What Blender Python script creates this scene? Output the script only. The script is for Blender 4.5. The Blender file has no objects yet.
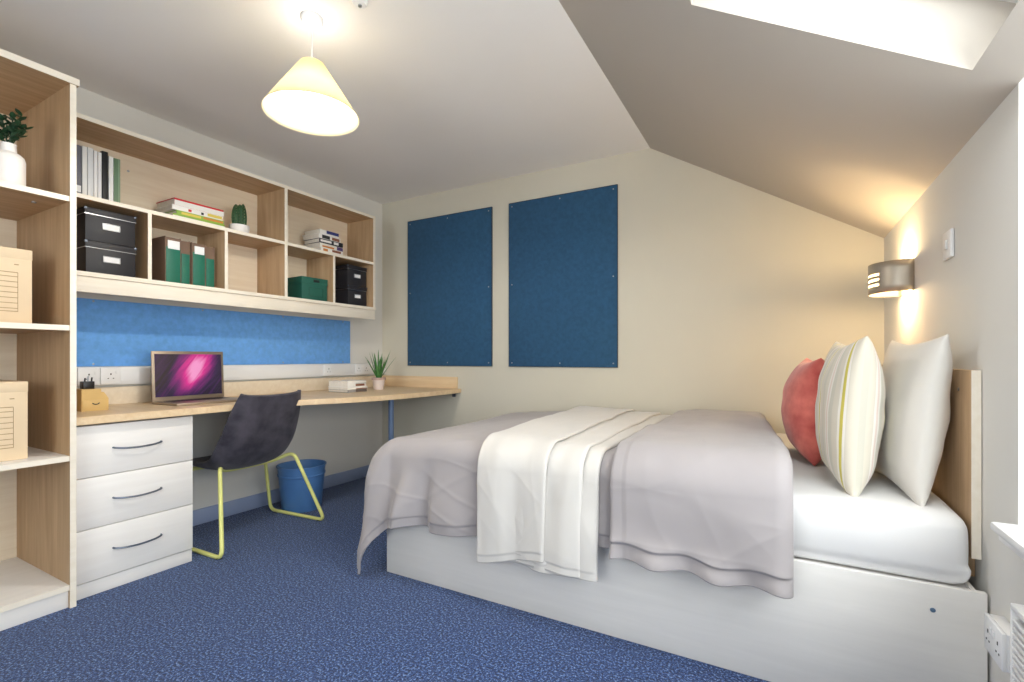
import bpy, bmesh, math, random
from mathutils import Vector, Matrix, noise
random.seed(7)
SC = bpy.context.scene
COL = SC.collection
PI = math.pi
V = Vector

# ------------------------------------------------------------------ colour / materials
def s2l(c):
    c = c / 255.0
    return c / 12.92 if c <= 0.04045 else ((c + 0.055) / 1.055) ** 2.4
def rgb(r, g, b): return (s2l(r), s2l(g), s2l(b), 1.0)

def new_mat(name):
    m = bpy.data.materials.new(name); m.use_nodes = True
    nt = m.node_tree
    return m, nt, nt.nodes['Principled BSDF']
def coords(nt, scale=(1, 1, 1), rot=(0, 0, 0)):
    tc = nt.nodes.new('ShaderNodeTexCoord'); mp = nt.nodes.new('ShaderNodeMapping')
    mp.inputs['Scale'].default_value = scale; mp.inputs['Rotation'].default_value = rot
    nt.links.new(tc.outputs['Object'], mp.inputs['Vector']); return mp.outputs['Vector']
def tex_noise(nt, vec, scale, detail=3, rough=.5, dist=0):
    n = nt.nodes.new('ShaderNodeTexNoise')
    n.inputs['Scale'].default_value = scale; n.inputs['Detail'].default_value = detail
    n.inputs['Roughness'].default_value = rough; n.inputs['Distortion'].default_value = dist
    nt.links.new(vec, n.inputs['Vector']); return n
def ramp(nt, fac, stops):
    r = nt.nodes.new('ShaderNodeValToRGB'); e = r.color_ramp.elements
    e[0].position, e[0].color = stops[0]; e[1].position, e[1].color = stops[-1]
    for p, c in stops[1:-1]:
        q = e.new(p); q.color = c
    nt.links.new(fac, r.inputs['Fac']); return r.outputs['Color']
def bump(nt, b, height, strength, dist=.002):
    n = nt.nodes.new('ShaderNodeBump'); n.inputs['Strength'].default_value = strength
    n.inputs['Distance'].default_value = dist
    nt.links.new(height, n.inputs['Height']); nt.links.new(n.outputs['Normal'], b.inputs['Normal'])
def plain(name, c, rough=.6, metal=0., var=.04, nscale=6, bmp=0., bscale=200, sheen=0, spec=.5):
    m, nt, b = new_mat(name)
    v = coords(nt)
    n = tex_noise(nt, v, nscale, 3)
    lo = tuple(x * (1 - var) for x in c[:3]) + (1,); hi = tuple(min(1, x * (1 + var)) for x in c[:3]) + (1,)
    nt.links.new(ramp(nt, n.outputs['Fac'], [(.3, lo), (.7, hi)]), b.inputs['Base Color'])
    b.inputs['Roughness'].default_value = rough; b.inputs['Metallic'].default_value = metal
    b.inputs['Specular IOR Level'].default_value = spec
    if sheen: b.inputs['Sheen Weight'].default_value = sheen
    if bmp: bump(nt, b, tex_noise(nt, v, bscale, 2).outputs['Fac'], bmp)
    return m
def wood(name, c1, c2, axis='z', rough=.5):
    m, nt, b = new_mat(name)
    sc = {'z': (9, 9, .7), 'x': (.7, 9, 9), 'y': (9, .7, 9)}[axis]
    v = coords(nt, sc)
    n = tex_noise(nt, v, 3.5, 6, .6, .4)
    nt.links.new(ramp(nt, n.outputs['Fac'], [(.3, c1), (.55, tuple((p + q) / 2 for p, q in zip(c1, c2))), (.75, c2)]), b.inputs['Base Color'])
    b.inputs['Roughness'].default_value = rough
    bump(nt, b, n.outputs['Fac'], .08, .001)
    return m
def emit(name, c, strength):
    m, nt, b = new_mat(name)
    b.inputs['Base Color'].default_value = c
    b.inputs['Emission Color'].default_value = c; b.inputs['Emission Strength'].default_value = strength
    return m
def glass(name):
    m = bpy.data.materials.new(name); m.use_nodes = True; nt = m.node_tree
    nt.nodes.clear()
    o = nt.nodes.new('ShaderNodeOutputMaterial'); t = nt.nodes.new('ShaderNodeBsdfTransparent')
    g = nt.nodes.new('ShaderNodeBsdfGlossy'); x = nt.nodes.new('ShaderNodeMixShader')
    g.inputs['Roughness'].default_value = .02; x.inputs[0].default_value = .05
    t.inputs['Color'].default_value = (.97, .985, .98, 1)
    nt.links.new(t.outputs[0], x.inputs[1]); nt.links.new(g.outputs[0], x.inputs[2]); nt.links.new(x.outputs[0], o.inputs[0])
    return m
def fabric(name, c, var=.06, scale=900, rough=.9, sheen=.25, bmp=.3, c2=None, mottled=5):
    m, nt, b = new_mat(name)
    v = coords(nt)
    n = tex_noise(nt, v, mottled, 4)
    w = tex_noise(nt, v, scale, 1)
    lo = tuple(x * (1 - var) for x in c[:3]) + (1,); hi = c2 or tuple(min(1, x * (1 + var)) for x in c[:3]) + (1,)
    nt.links.new(ramp(nt, n.outputs['Fac'], [(.3, lo), (.7, hi)]), b.inputs['Base Color'])
    b.inputs['Roughness'].default_value = rough; b.inputs['Sheen Weight'].default_value = sheen
    b.inputs['Specular IOR Level'].default_value = .2
    bump(nt, b, w.outputs['Fac'], bmp, .001)
    return m

M = {}
M['wall'] = plain('wall_paint', rgb(211, 206, 191), .85, var=.015, nscale=3, bmp=.08, bscale=350)
M['wall_right'] = plain('wall_paint_white', rgb(220, 218, 213), .85, var=.012, nscale=3, bmp=.08, bscale=350)
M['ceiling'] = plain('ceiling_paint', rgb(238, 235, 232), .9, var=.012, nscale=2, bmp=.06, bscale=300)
M['slope'] = plain('slope_paint_shaded', rgb(190, 183, 174), .9, var=.012, nscale=2, bmp=.06, bscale=300)  # darker than the ceiling paint: the slope's shade is put into its colour
M['white'] = plain('white_gloss', rgb(236, 236, 236), .35, var=.01)
M['plastic'] = plain('white_plastic', rgb(235, 235, 236), .3, var=.01)
M['skirting'] = plain('grey_skirting_paint', rgb(148, 162, 194), .45, var=.03)
M['maple'] = wood('maple_laminate', rgb(174, 143, 108), rgb(202, 172, 137), 'z')
M['maple_x'] = wood('maple_laminate_horizontal', rgb(176, 142, 103), rgb(204, 172, 134), 'x')
M['maple_back'] = wood('maple_back_panel', rgb(226, 208, 182), rgb(240, 226, 204), 'x')
M['desk_top'] = wood('desk_maple_top', rgb(216, 186, 146), rgb(236, 212, 176), 'x', .4)
M['edge'] = wood('pale_edge_band', rgb(234, 224, 206), rgb(244, 236, 222), 'x', .45)
M['pale'] = wood('pale_maple_front', rgb(234, 230, 226), rgb(241, 238, 234), 'x', .45)
M['bedbase'] = wood('pale_bed_panel', rgb(226, 223, 219), rgb(234, 231, 227), 'x', .4)
M['chrome'] = plain('brushed_steel', rgb(170, 172, 176), .3, 1., var=.03)
M['dark_steel'] = plain('grey_steel', rgb(110, 118, 132), .35, .9, var=.03)
M['lamp_metal'] = plain('satin_nickel', rgb(176, 168, 156), .42, .6, var=.02)
M['yellow'] = plain('yellow_powder_coat', rgb(226, 226, 138), .4, var=.03)
M['leg_blue'] = plain('blue_grey_post', rgb(122, 146, 186), .35, .3, var=.03)
M['bin'] = plain('blue_bin_plastic', rgb(84, 130, 188), .4, var=.05)
M['black_box'] = plain('black_card', rgb(34, 34, 40), .55, var=.1, bmp=.1)
M['black'] = plain('black_plastic', rgb(22, 22, 25), .4, var=.05)
M['green_box'] = plain('green_card', rgb(30, 92, 78), .6, var=.06)
M['green_file'] = plain('green_spine', rgb(20, 104, 84), .5, var=.08)
M['brown_file'] = plain('brown_card', rgb(116, 92, 76), .7, var=.06)
M['card'] = plain('cream_card', rgb(222, 200, 168), .75, var=.03)
M['ink'] = plain('brown_print', rgb(166, 138, 104), .8, var=.03)
M['paper'] = plain('paper_pages', rgb(232, 226, 216), .8, var=.06, nscale=60)
M['label'] = plain('white_label', rgb(238, 238, 238), .6, var=.01)
M['ceramic'] = plain('white_ceramic', rgb(236, 232, 228), .45, var=.03, nscale=20)
M['pot_pink'] = plain('pale_clay_pot', rgb(228, 212, 206), .6, var=.05, nscale=15)
M['pot_rim'] = plain('clay_pot_rim', rgb(190, 160, 150), .6, var=.05, nscale=15)
M['soil'] = plain('potting_soil', rgb(60, 44, 34), .95, var=.3, nscale=80, bmp=.5)
M['leaf'] = plain('aloe_leaf', rgb(70, 122, 62), .45, var=.25, nscale=30)
M['leaf_dark'] = plain('succulent_leaf', rgb(34, 66, 42), .45, var=.3, nscale=30)
M['cactus'] = plain('cactus_green', rgb(46, 84, 50), .6, var=.25, nscale=40)
M['glass'] = glass('window_glass')

def carpet():
    m, nt, b = new_mat('blue_carpet')
    v = coords(nt)
    n = tex_noise(nt, v, 125, 2, .8)
    n2 = tex_noise(nt, v, 2.2, 2)
    c = ramp(nt, n.outputs['Fac'], [(.36, rgb(10, 24, 60)), (.5, rgb(30, 56, 106)), (.58, rgb(66, 98, 154)), (.68, rgb(140, 166, 208))])
    mx = nt.nodes.new('ShaderNodeMixRGB'); mx.blend_type = 'MULTIPLY'; mx.inputs['Fac'].default_value = .25
    c2 = ramp(nt, n2.outputs['Fac'], [(.3, (.8, .8, .8, 1)), (.7, (1, 1, 1, 1))])
    nt.links.new(c, mx.inputs['Color1']); nt.links.new(c2, mx.inputs['Color2'])
    nt.links.new(mx.outputs[0], b.inputs['Base Color'])
    b.inputs['Roughness'].default_value = 1; b.inputs['Specular IOR Level'].default_value = .1
    b.inputs['Sheen Weight'].default_value = .2
    bump(nt, b, n.outputs['Fac'], 1, .006)
    return m
M['carpet'] = carpet()
M['board'] = fabric('navy_felt', rgb(48, 86, 120), .12, 500, .95, .1, .4, mottled=40)
M['board_blue'] = fabric('sky_blue_felt', rgb(112, 170, 236), .1, 500, .95, .1, .4, mottled=40)
M['duvet'] = fabric('grey_duvet_cotton', rgb(164, 158, 159), .03, 700, .9, .2, .2)
M['throw'] = fabric('cream_throw_cotton', rgb(208, 204, 199), .02, 500, .9, .3, .3)
M['sheet'] = fabric('white_sheet_cotton', rgb(228, 227, 227), .015, 700, .85, .15, .15)
M['cushion_white'] = fabric('white_cushion_cotton', rgb(218, 214, 208), .02, 500, .9, .2, .35)
M['velvet'] = fabric('coral_velvet', rgb(188, 78, 74), .2, 300, .75, .35, .3, c2=rgb(222, 126, 116), mottled=11)
M['leatherette'] = fabric('charcoal_suede', rgb(56, 54, 66), .3, 350, .7, .15, .5, c2=rgb(80, 76, 86), mottled=14)
M['seat_in'] = M['leatherette']

def striped():
    m, nt, b = new_mat('striped_cushion_cotton')
    tc = nt.nodes.new('ShaderNodeTexCoord'); sp = nt.nodes.new('ShaderNodeAttribute'); sp.attribute_name = 'across'
    a = nt.nodes.new('ShaderNodeMath'); a.operation = 'MULTIPLY_ADD'; a.inputs[1].default_value = 1 / .19; a.inputs[2].default_value = 10.0
    fr = nt.nodes.new('ShaderNodeMath'); fr.operation = 'FRACT'
    nt.links.new(sp.outputs['Fac'], a.inputs[0]); nt.links.new(a.outputs[0], fr.inputs[0])
    base = rgb(214, 207, 192); wh = rgb(232, 228, 220); ye = rgb(204, 190, 84); pk = rgb(224, 206, 196); bg = rgb(204, 200, 186)
    r = nt.nodes.new('ShaderNodeValToRGB'); r.color_ramp.interpolation = 'CONSTANT'
    e = r.color_ramp.elements
    st = [(0, base), (.18, wh), (.23, ye), (.29, wh), (.34, base), (.5, bg), (.62, wh), (.67, pk), (.72, wh), (.77, base), (.9, bg)]
    e[0].position, e[0].color = st[0]; e[1].position, e[1].color = st[1]
    for p, c in st[2:]:
        q = e.new(p); q.color = c
    nt.links.new(fr.outputs[0], r.inputs['Fac']); nt.links.new(r.outputs['Color'], b.inputs['Base Color'])
    b.inputs['Roughness'].default_value = .9; b.inputs['Sheen Weight'].default_value = .2
    bump(nt, b, tex_noise(nt, tc.outputs['Object'], 500, 1).outputs['Fac'], .3, .001)
    return m
M['striped'] = striped()

def screen_mat():
    m, nt, b = new_mat('laptop_screen_glow')
    tc = nt.nodes.new('ShaderNodeTexCoord'); mp = nt.nodes.new('ShaderNodeMapping')
    nt.links.new(tc.outputs['Object'], mp.inputs['Vector'])
    mp.inputs['Location'].default_value = (-.03, 0, -.175)
    rt = nt.nodes.new('ShaderNodeMapping'); nt.links.new(mp.outputs[0], rt.inputs['Vector']); rt.inputs['Rotation'].default_value = (0, math.radians(52), 0)
    g = nt.nodes.new('ShaderNodeMapping'); nt.links.new(rt.outputs[0], g.inputs['Vector']); g.inputs['Scale'].default_value = (5.2, 0, 8.5)
    gr = nt.nodes.new('ShaderNodeTexGradient'); gr.gradient_type = 'SPHERICAL'; nt.links.new(g.outputs[0], gr.inputs[0])
    st = nt.nodes.new('ShaderNodeMapping'); nt.links.new(rt.outputs[0], st.inputs['Vector']); st.inputs['Scale'].default_value = (2.5, 1, 26)
    n = tex_noise(nt, st.outputs[0], 1.4, 2, .5, .8)
    md = nt.nodes.new('ShaderNodeMath'); md.operation = 'MULTIPLY_ADD'
    nt.links.new(n.outputs['Fac'], md.inputs[0]); md.inputs[1].default_value = .7
    nt.links.new(gr.outputs['Fac'], md.inputs[2])
    sb = nt.nodes.new('ShaderNodeMath'); sb.operation = 'SUBTRACT'; sb.inputs[1].default_value = .22
    nt.links.new(md.outputs[0], sb.inputs[0])
    c = ramp(nt, sb.outputs[0], [(0, rgb(12, 4, 26)), (.2, rgb(36, 12, 66)), (.42, rgb(110, 18, 104)), (.7, rgb(214, 40, 140)), (.95, rgb(240, 150, 200))])
    b.inputs['Base Color'].default_value = (.01, .01, .01, 1); b.inputs['Roughness'].default_value = .25
    nt.links.new(c, b.inputs['Emission Color']); b.inputs['Emission Strength'].default_value = 1.0
    return m
M['screen'] = screen_mat()

# ------------------------------------------------------------------ mesh helpers
def box(bm, x0, x1, y0, y1, z0, z1, bev=0., seg=2, rot=None):
    t = bmesh.new()
    r = bmesh.ops.create_cube(t, size=1)
    for v in t.verts:
        v.co = V(((x0 + x1) / 2 + v.co.x * (x1 - x0), (y0 + y1) / 2 + v.co.y * (y1 - y0), (z0 + z1) / 2 + v.co.z * (z1 - z0)))
    if bev: bmesh.ops.bevel(t, geom=t.edges[:], offset=bev, segments=seg, affect='EDGES', profile=.5)
    if rot is not None: bmesh.ops.transform(t, matrix=rot, verts=t.verts)
    merge(bm, t)
def merge(bm, t):
    me = bpy.data.meshes.new('tmp'); t.to_mesh(me); t.free(); bm.from_mesh(me); bpy.data.meshes.remove(me)
def prism(bm, pts, z0, z1, bev=0.):
    t = bmesh.new()
    vs = [t.verts.new((p[0], p[1], z0)) for p in pts]
    f = t.faces.new(vs)
    r = bmesh.ops.extrude_face_region(t, geom=[f])
    for v in [g for g in r['geom'] if isinstance(g, bmesh.types.BMVert)]: v.co.z = z1
    bmesh.ops.recalc_face_normals(t, faces=t.faces)
    if bev: bmesh.ops.bevel(t, geom=[e for e in t.edges], offset=bev, segments=2, affect='EDGES')
    merge(bm, t)
def tube(bm, pts, r, seg=12, closed=False, smooth_n=0):
    pts = [V(p) for p in pts]
    if smooth_n: pts = fillet(pts, smooth_n)
    n = len(pts); rings = []; up = None
    rad = r if callable(r) else (lambda k: r)
    for i, p in enumerate(pts):
        d = (pts[min(i + 1, n - 1)] - pts[max(i - 1, 0)]).normalized()
        if up is None:
            up = V((0, 0, 1)) if abs(d.z) < .9 else V((1, 0, 0))
        a = (up - d * up.dot(d)).normalized(); up = a; b = d.cross(a)
        rr = rad(i / max(1, n - 1))
        rings.append([bm.verts.new(p + (a * math.cos(t) + b * math.sin(t)) * rr) for t in [2 * PI * k / seg for k in range(seg)]])
    for i in range(n - 1):
        for k in range(seg):
            bm.faces.new((rings[i][k], rings[i][(k + 1) % seg], rings[i + 1][(k + 1) % seg], rings[i + 1][k]))
    bm.faces.new(list(reversed(rings[0]))); bm.faces.new(rings[-1])
def fillet(pts, rad, k=6):
    out = [pts[0]]
    for i in range(1, len(pts) - 1):
        a, b, c = pts[i - 1], pts[i], pts[i + 1]
        l = min(rad, (a - b).length * .45, (c - b).length * .45)
        p = b + (a - b).normalized() * l; q = b + (c - b).normalized() * l
        for j in range(k + 1):
            t = j / k; out.append(p * (1 - t) ** 2 + b * 2 * t * (1 - t) + q * t * t)
    out.append(pts[-1]); return out
def lathe(bm, prof, seg=32, c=(0, 0, 0), caps=True):
    rings = []
    for r, z in prof:
        if r < 1e-5: rings.append([bm.verts.new((c[0], c[1], c[2] + z))])
        else: rings.append([bm.verts.new((c[0] + r * math.cos(2 * PI * k / seg), c[1] + r * math.sin(2 * PI * k / seg), c[2] + z)) for k in range(seg)])
    for a, b in zip(rings, rings[1:]):
        for k in range(seg):
            k2 = (k + 1) % seg
            if len(a) == 1 and len(b) == 1: continue
            if len(a) == 1: bm.faces.new((a[0], b[k2], b[k]))
            elif len(b) == 1: bm.faces.new((a[k], a[k2], b[0]))
            else: bm.faces.new((a[k], a[k2], b[k2], b[k]))
    if caps:
        if len(rings[0]) > 1: bm.faces.new(list(reversed(rings[0])))
        if len(rings[-1]) > 1: bm.faces.new(rings[-1])
def gridmesh(bm, rows, flip=False):
    vs = [[bm.verts.new(p) for p in r] for r in rows]
    for i in range(len(vs) - 1):
        for j in range(len(vs[0]) - 1):
            q = (vs[i][j], vs[i][j + 1], vs[i + 1][j + 1], vs[i + 1][j])
            bm.faces.new(tuple(reversed(q)) if flip else q)
    return vs

def link(name, bm, mat, parent=None, loc=None, rz=0, angle=35, normals=True):
    if normals: bmesh.ops.recalc_face_normals(bm, faces=bm.faces)
    me = bpy.data.meshes.new(name); bm.to_mesh(me); bm.free()
    for m in (mat if isinstance(mat, (list, tuple)) else [mat]): me.materials.append(m)
    me.polygons.foreach_set('use_smooth', [True] * len(me.polygons))
    if hasattr(me, 'set_sharp_from_angle'): me.set_sharp_from_angle(angle=math.radians(angle))
    o = bpy.data.objects.new(name, me); COL.objects.link(o)
    if parent is not None: o.parent = parent
    if loc is not None: o.location = loc
    o.rotation_euler.z = rz
    return o
def tag(o, label, cat, group=None, kind=None):
    o['label'] = label; o['category'] = cat
    if group: o['group'] = group
    if kind: o['kind'] = kind
    return o
def thing(name, label, cat, loc=(0, 0, 0), rz=0, group=None):
    o = bpy.data.objects.new(name, None); COL.objects.link(o)
    o.empty_display_size = .05
    o.location = loc; o.rotation_euler.z = rz
    return tag(o, label, cat, group)
def solo(name, bm, mat, label, cat, loc=(0, 0, 0), rz=0, group=None, **k):
    return tag(link(name, bm, mat, None, loc, rz, **k), label, cat, group)
def struct(name, bm, mat, loc=(0, 0, 0), rz=0, parent=None, **k):
    o = link(name, bm, mat, parent, loc, rz, **k)
    if parent is None: o['kind'] = 'structure'
    return o
def pbox(name, mat, parent, *dims, **k):
    bm = bmesh.new(); box(bm, *dims, **k); return link(name, bm, mat, parent)
def solidify(o, t, off=-1):
    md = o.modifiers.new('thickness', 'SOLIDIFY'); md.thickness = t; md.offset = off
    return o
def copy_tree(o, parent=None, label=None):
    c = o.copy(); COL.objects.link(c)
    if parent is not None: c.parent = parent
    if label: c['label'] = label
    for ch in list(o.children): copy_tree(ch, c)
    return c

# ------------------------------------------------------------------ room frames
YB, XL, XR, CZ, EZ = 3.156, -3.065, .475, 2.357, 1.628
AL, AR = 0., 0.
DL = (math.sin(AL), math.cos(AL)); DR = (-math.sin(AR), math.cos(AR))
RL = math.radians(90)          # things on the left wall: local x runs to the back wall, y into the wall
RR = math.radians(-90)         # things on the right wall: local x runs to the camera, y into the wall
def L(s, e, z=0): return (XL - s * DL[0] + e * DL[1], YB - s * DL[1] - e * DL[0], z)
def Rw(s, e, z=0): return (XR - s * DR[0] - e * DR[1], YB - s * DR[1] + e * DR[0], z)
YF = -1.35                       # wall behind the camera

# floor
bm = bmesh.new(); box(bm, -3.4, 1.0, YF - .15, 3.3, -.1, 0); struct('floor', bm, M['carpet'])
# ceiling (flat part) : left wall to crease
cA = V((-.735, YB, CZ)); cB = V((-.735, 1.66, CZ)); cd = (cB - cA) / (cB.y - cA.y)
def crease(y): return cA + cd * (y - cA.y)
bm = bmesh.new()
prism(bm, [(-3.4, 3.3), (-3.4, YF - .15), crease(YF - .15).to_tuple()[:2], crease(3.3).to_tuple()[:2]], CZ, CZ + .2)
struct('ceiling', bm, M['ceiling'])
# slope with roof-window opening
def eave(y): return V((XR - (YB - y) * DR[0] / DR[1], y, EZ))
SKY_Y = (.52, 1.516); SKY_B = (.416, .933)
ys = [YB, SKY_Y[1], SKY_Y[0], YF - .15]; bs = [0, SKY_B[0], SKY_B[1], 1]
nrm = V((EZ - CZ, 0, -(XR - cA.x))).normalized() * -1
bm = bmesh.new()
lo = [[bm.verts.new(crease(y).lerp(eave(y), b)) for b in bs] for y in ys]
hi = [[bm.verts.new(crease(y).lerp(eave(y), b) + nrm * .24) for b in bs] for y in ys]
for i in range(3):
    for j in range(3):
        if i == 1 and j == 1: continue
        bm.faces.new((lo[i][j], lo[i][j + 1], lo[i + 1][j + 1], lo[i + 1][j]))
        bm.faces.new((hi[i][j], hi[i + 1][j], hi[i + 1][j + 1], hi[i][j + 1]))
for a, b in (((1, 1), (1, 2)), ((1, 2), (2, 2)), ((2, 2), (2, 1)), ((2, 1), (1, 1)),
             ((0, 0), (0, 1)), ((0, 1), (0, 2)), ((0, 2), (0, 3)), ((3, 0), (3, 1)), ((3, 1), (3, 2)), ((3, 2), (3, 3)),
             ((0, 0), (1, 0)), ((1, 0), (2, 0)), ((2, 0), (3, 0)), ((0, 3), (1, 3)), ((1, 3), (2, 3)), ((2, 3), (3, 3))):
    bm.faces.new((lo[a[0]][a[1]], lo[b[0]][b[1]], hi[b[0]][b[1]], hi[a[0]][a[1]]))
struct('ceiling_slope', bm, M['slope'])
# roof window: frame + pane in the opening
def onslope(y, b, h): return crease(y).lerp(eave(y), b) + nrm * h
bm = bmesh.new()
y0, y1 = SKY_Y; b0, b1 = SKY_B
def slope_box(bm, ya, yb, ba, bb, ha, hb):
    t = bmesh.new()
    c = [onslope(y, b, h) for h in (ha, hb) for y in (ya, yb) for b in (ba, bb)]
    v = [t.verts.new(p) for p in c]
    for q in ((0, 1, 3, 2), (4, 6, 7, 5), (0, 4, 5, 1), (2, 3, 7, 6), (0, 2, 6, 4), (1, 5, 7, 3)): t.faces.new([v[k] for k in q])
    merge(bm, t)
fw, fb = .05, .05
slope_box(bm, y0, y0 + fw, b0, b1, .15, .22); slope_box(bm, y1 - fw, y1, b0, b1, .15, .22)
slope_box(bm, y0 + fw, y1 - fw, b0, b0 + fb, .15, .22); slope_box(bm, y0 + fw, y1 - fw, b1 - fb, b1, .15, .22)
rw = struct('window_2', bm, M['white'])
bm = bmesh.new(); slope_box(bm, y0 + fw, y1 - fw, b0 + fb, b1 - fb, .18, .186)
link('pane', bm, M['glass'], rw)

# left wall
bm = bmesh.new(); box(bm, -5.0, .12, 0, .15, 0, CZ + .02)
struct('wall_left', bm, M['wall_right'], L(0, 0), RL)
# back wall
bm = bmesh.new(); prism(bm, [(XL - .1, 0), (XR + .1, 0), (XR + .1, EZ + .05), (cA.x + .05, CZ + .1), (XL - .1, CZ + .1)], 0, .15)
bmesh.ops.transform(bm, matrix=Matrix(((1, 0, 0, 0), (0, 0, 1, YB), (0, 1, 0, 0), (0, 0, 0, 1))), verts=bm.verts)
struct('wall_back', bm, M['wall'])
# right wall with the low window opening that runs up to the slope
WS0, WS1, WZ = 1.632, 3.75, .60
bm = bmesh.new()
box(bm, -.1, WS0, 0, .25, 0, EZ + .12)
box(bm, WS0, WS1, 0, .25, 0, WZ)
box(bm, WS0, WS1, 0, .25, EZ, EZ + .12)
box(bm, WS1, 4.8, 0, .25, 0, EZ + .12)
struct('wall_right', bm, M['wall_right'], Rw(0, 0), RR)
# window in it
bm = bmesh.new()
for a in ((WS0, WS0 + .06, WZ, EZ), (WS1 - .06, WS1, WZ, EZ), (WS0 + .06, WS1 - .06, WZ, WZ + .06), (WS0 + .06, WS1 - .06, EZ - .06, EZ), (2.66, 2.72, WZ + .06, EZ - .06)):
    box(bm, a[0], a[1], .15, .21, a[2], a[3], bev=.006)
w1 = struct('window_1', bm, M['white'], Rw(0, 0), RR)
bm = bmesh.new(); box(bm, WS0 + .06, 2.66, .178, .184, WZ + .06, EZ - .06); box(bm, 2.72, WS1 - .06, .178, .184, WZ + .06, EZ - .06)
link('pane', bm, M['glass'], w1)
pbox('window_handle', M['chrome'], w1, 2.68, 2.70, .12, .15, 1.0, 1.13, bev=.004)
bm = bmesh.new(); box(bm, WS0 - .005, WS1 + .03, -.048, .15, WZ, WZ + .02, bev=.006); box(bm, WS0 + .005, WS1 + .02, -.036, -.001, WZ - .02, WZ, bev=.004)
link('window_sill', bm, M['white'], w1)
# front wall behind the camera
bm = bmesh.new()
FW0, FW1, FZ0, FZ1 = -1.7, -.3, .75, 1.95
box(bm, -3.4, FW0, YF - .15, YF, 0, CZ); box(bm, FW1, 1.0, YF - .15, YF, 0, CZ)
box(bm, FW0, FW1, YF - .15, YF, 0, FZ0); box(bm, FW0, FW1, YF - .15, YF, FZ1, CZ)
struct('wall_front', bm, M['wall'])
bm = bmesh.new()
for a in ((FW0, FW0 + .06, FZ0, FZ1), (FW1 - .06, FW1, FZ0, FZ1), (FW0 + .06, FW1 - .06, FZ0, FZ0 + .06), (FW0 + .06, FW1 - .06, FZ1 - .06, FZ1), (-1.03, -.97, FZ0 + .06, FZ1 - .06)):
    box(bm, a[0], a[1], YF - .11, YF - .05, a[2], a[3], bev=.006)
w3 = struct('added_window', bm, M['white'])  # unseen window, added to light the front of the bed
bm = bmesh.new(); box(bm, FW0 + .06, -1.03, YF - .083, YF - .077, FZ0 + .06, FZ1 - .06); box(bm, -.97, FW1 - .06, YF - .083, YF - .077, FZ0 + .06, FZ1 - .06)
link('pane', bm, M['glass'], w3)

# skirting
def skirt(name, bmf, **k): return struct(name, bmf, M['skirting'], **k)
bm = bmesh.new(); box(bm, -1.835, -.002, -.015, -.001, 0, .092, bev=.003); struct('baseboard_left', bm, M['skirting'], L(0, 0), RL)
bm = bmesh.new(); box(bm, XL + .02, -1.64, YB - .015, YB - .001, 0, .092, bev=.003); struct('baseboard_back', bm, M['skirting'])
bm = bmesh.new(); box(bm, 1.48, 4.4, -.016, -.001, 0, .10, bev=.003); struct('baseboard_right', bm, M['skirting'], Rw(0, 0), RR)

# ------------------------------------------------------------------ bookcase (tall, left)
BS0, BS1 = 2.312, 3.09
bc = thing('bookcase', 'tall open maple bookcase with pale edges, cut off by the left edge of the photo', 'bookcase', L(BS0, 0, 0), RL)
# local x = -(s-BS0): negative to the left ; y = -e
def lb(name, mat, s0, s1, e0, e1, z0, z1, bev=.0015):
    return pbox(name, mat, bc, -(s1 - BS0), -(s0 - BS0), -e1, -e0, z0, z1, bev=bev)
def panel_with_edge(parent, name, mat, x0, x1, y0, y1, z0, z1, ed='edge'):
    p = pbox(name, mat, parent, x0, x1, y0 + .0015, y1, z0, z1)
    pbox('edge_strip', M[ed], p, x0, x1, y0 - .0005, y0 + .0015, z0, z1)
    return p
for s in (BS0, BS1 - .02): panel_with_edge(bc, 'side_panel', M['maple'], -(s + .02 - BS0), -(s - BS0), -.585, -.005, 0, 2.098)
panel_with_edge(bc, 'top_panel', M['maple_x'], -(BS1 - BS0), .008, -.592, -.005, 2.098, 2.124)
lb('back_panel', M['maple_back'], BS0 + .02, BS1 - .02, .005, .015, .07, 2.098, 0)
for zt in (1.648, 1.132, .609, .092):
    panel_with_edge(bc, 'shelf', M['maple_x'] if zt > 1.7 else M['pale'] if zt < 1 else M['maple_x'], -(BS1 - .02 - BS0), -.02, -.58, -.015, zt - .021, zt)
lb('plinth', M['pale'], BS0 + .02, BS1 - .02, .555, .57, 0, .071)
bm = bmesh.new()
lathe(bm, [(.008, -.004), (.008, 0)], 12, (-(2.40 - BS0), -.45, 1.627))
link('shelf_stud', bm, M['chrome'], bc)

# vase with succulent
vz = 1.6485
vs = thing('vase', 'white ceramic bottle vase holding dark green leaves on the bookcase top shelf', 'vase', L(2.478, .47, vz))
bm = bmesh.new()
lathe(bm, [(0, 0), (.044, 0), (.048, .006), (.048, .112), (.044, .128), (.034, .138), (.024, .144), (.022, .172), (.024, .175), (.018, .175), (.017, .147), (0, .145)], 40)
link('body', bm, M['ceramic'], vs, angle=50)
def leaf_quad(bm, base, d, ln, w, up=V((0, 0, 1)), thick=.35):
    d = d.normalized(); s = d.cross(up)
    if s.length < .01: s = V((1, 0, 0))
    s.normalize(); n = s.cross(d).normalized()
    rows = []
    N = 6
    for i in range(N + 1):
        t = i / N; hw = w * math.sin(PI * min(1, t * .85 + .12)) ** .8 * (1 if t < 1 else 0.15)
        c = base + d * ln * t
        rows.append([c - s * hw, c + n * hw * thick, c + s * hw, c - n * hw * thick, c - s * hw])
    gridmesh(bm, rows)
bm = bmesh.new()
rnd = random.Random(3)
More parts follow.
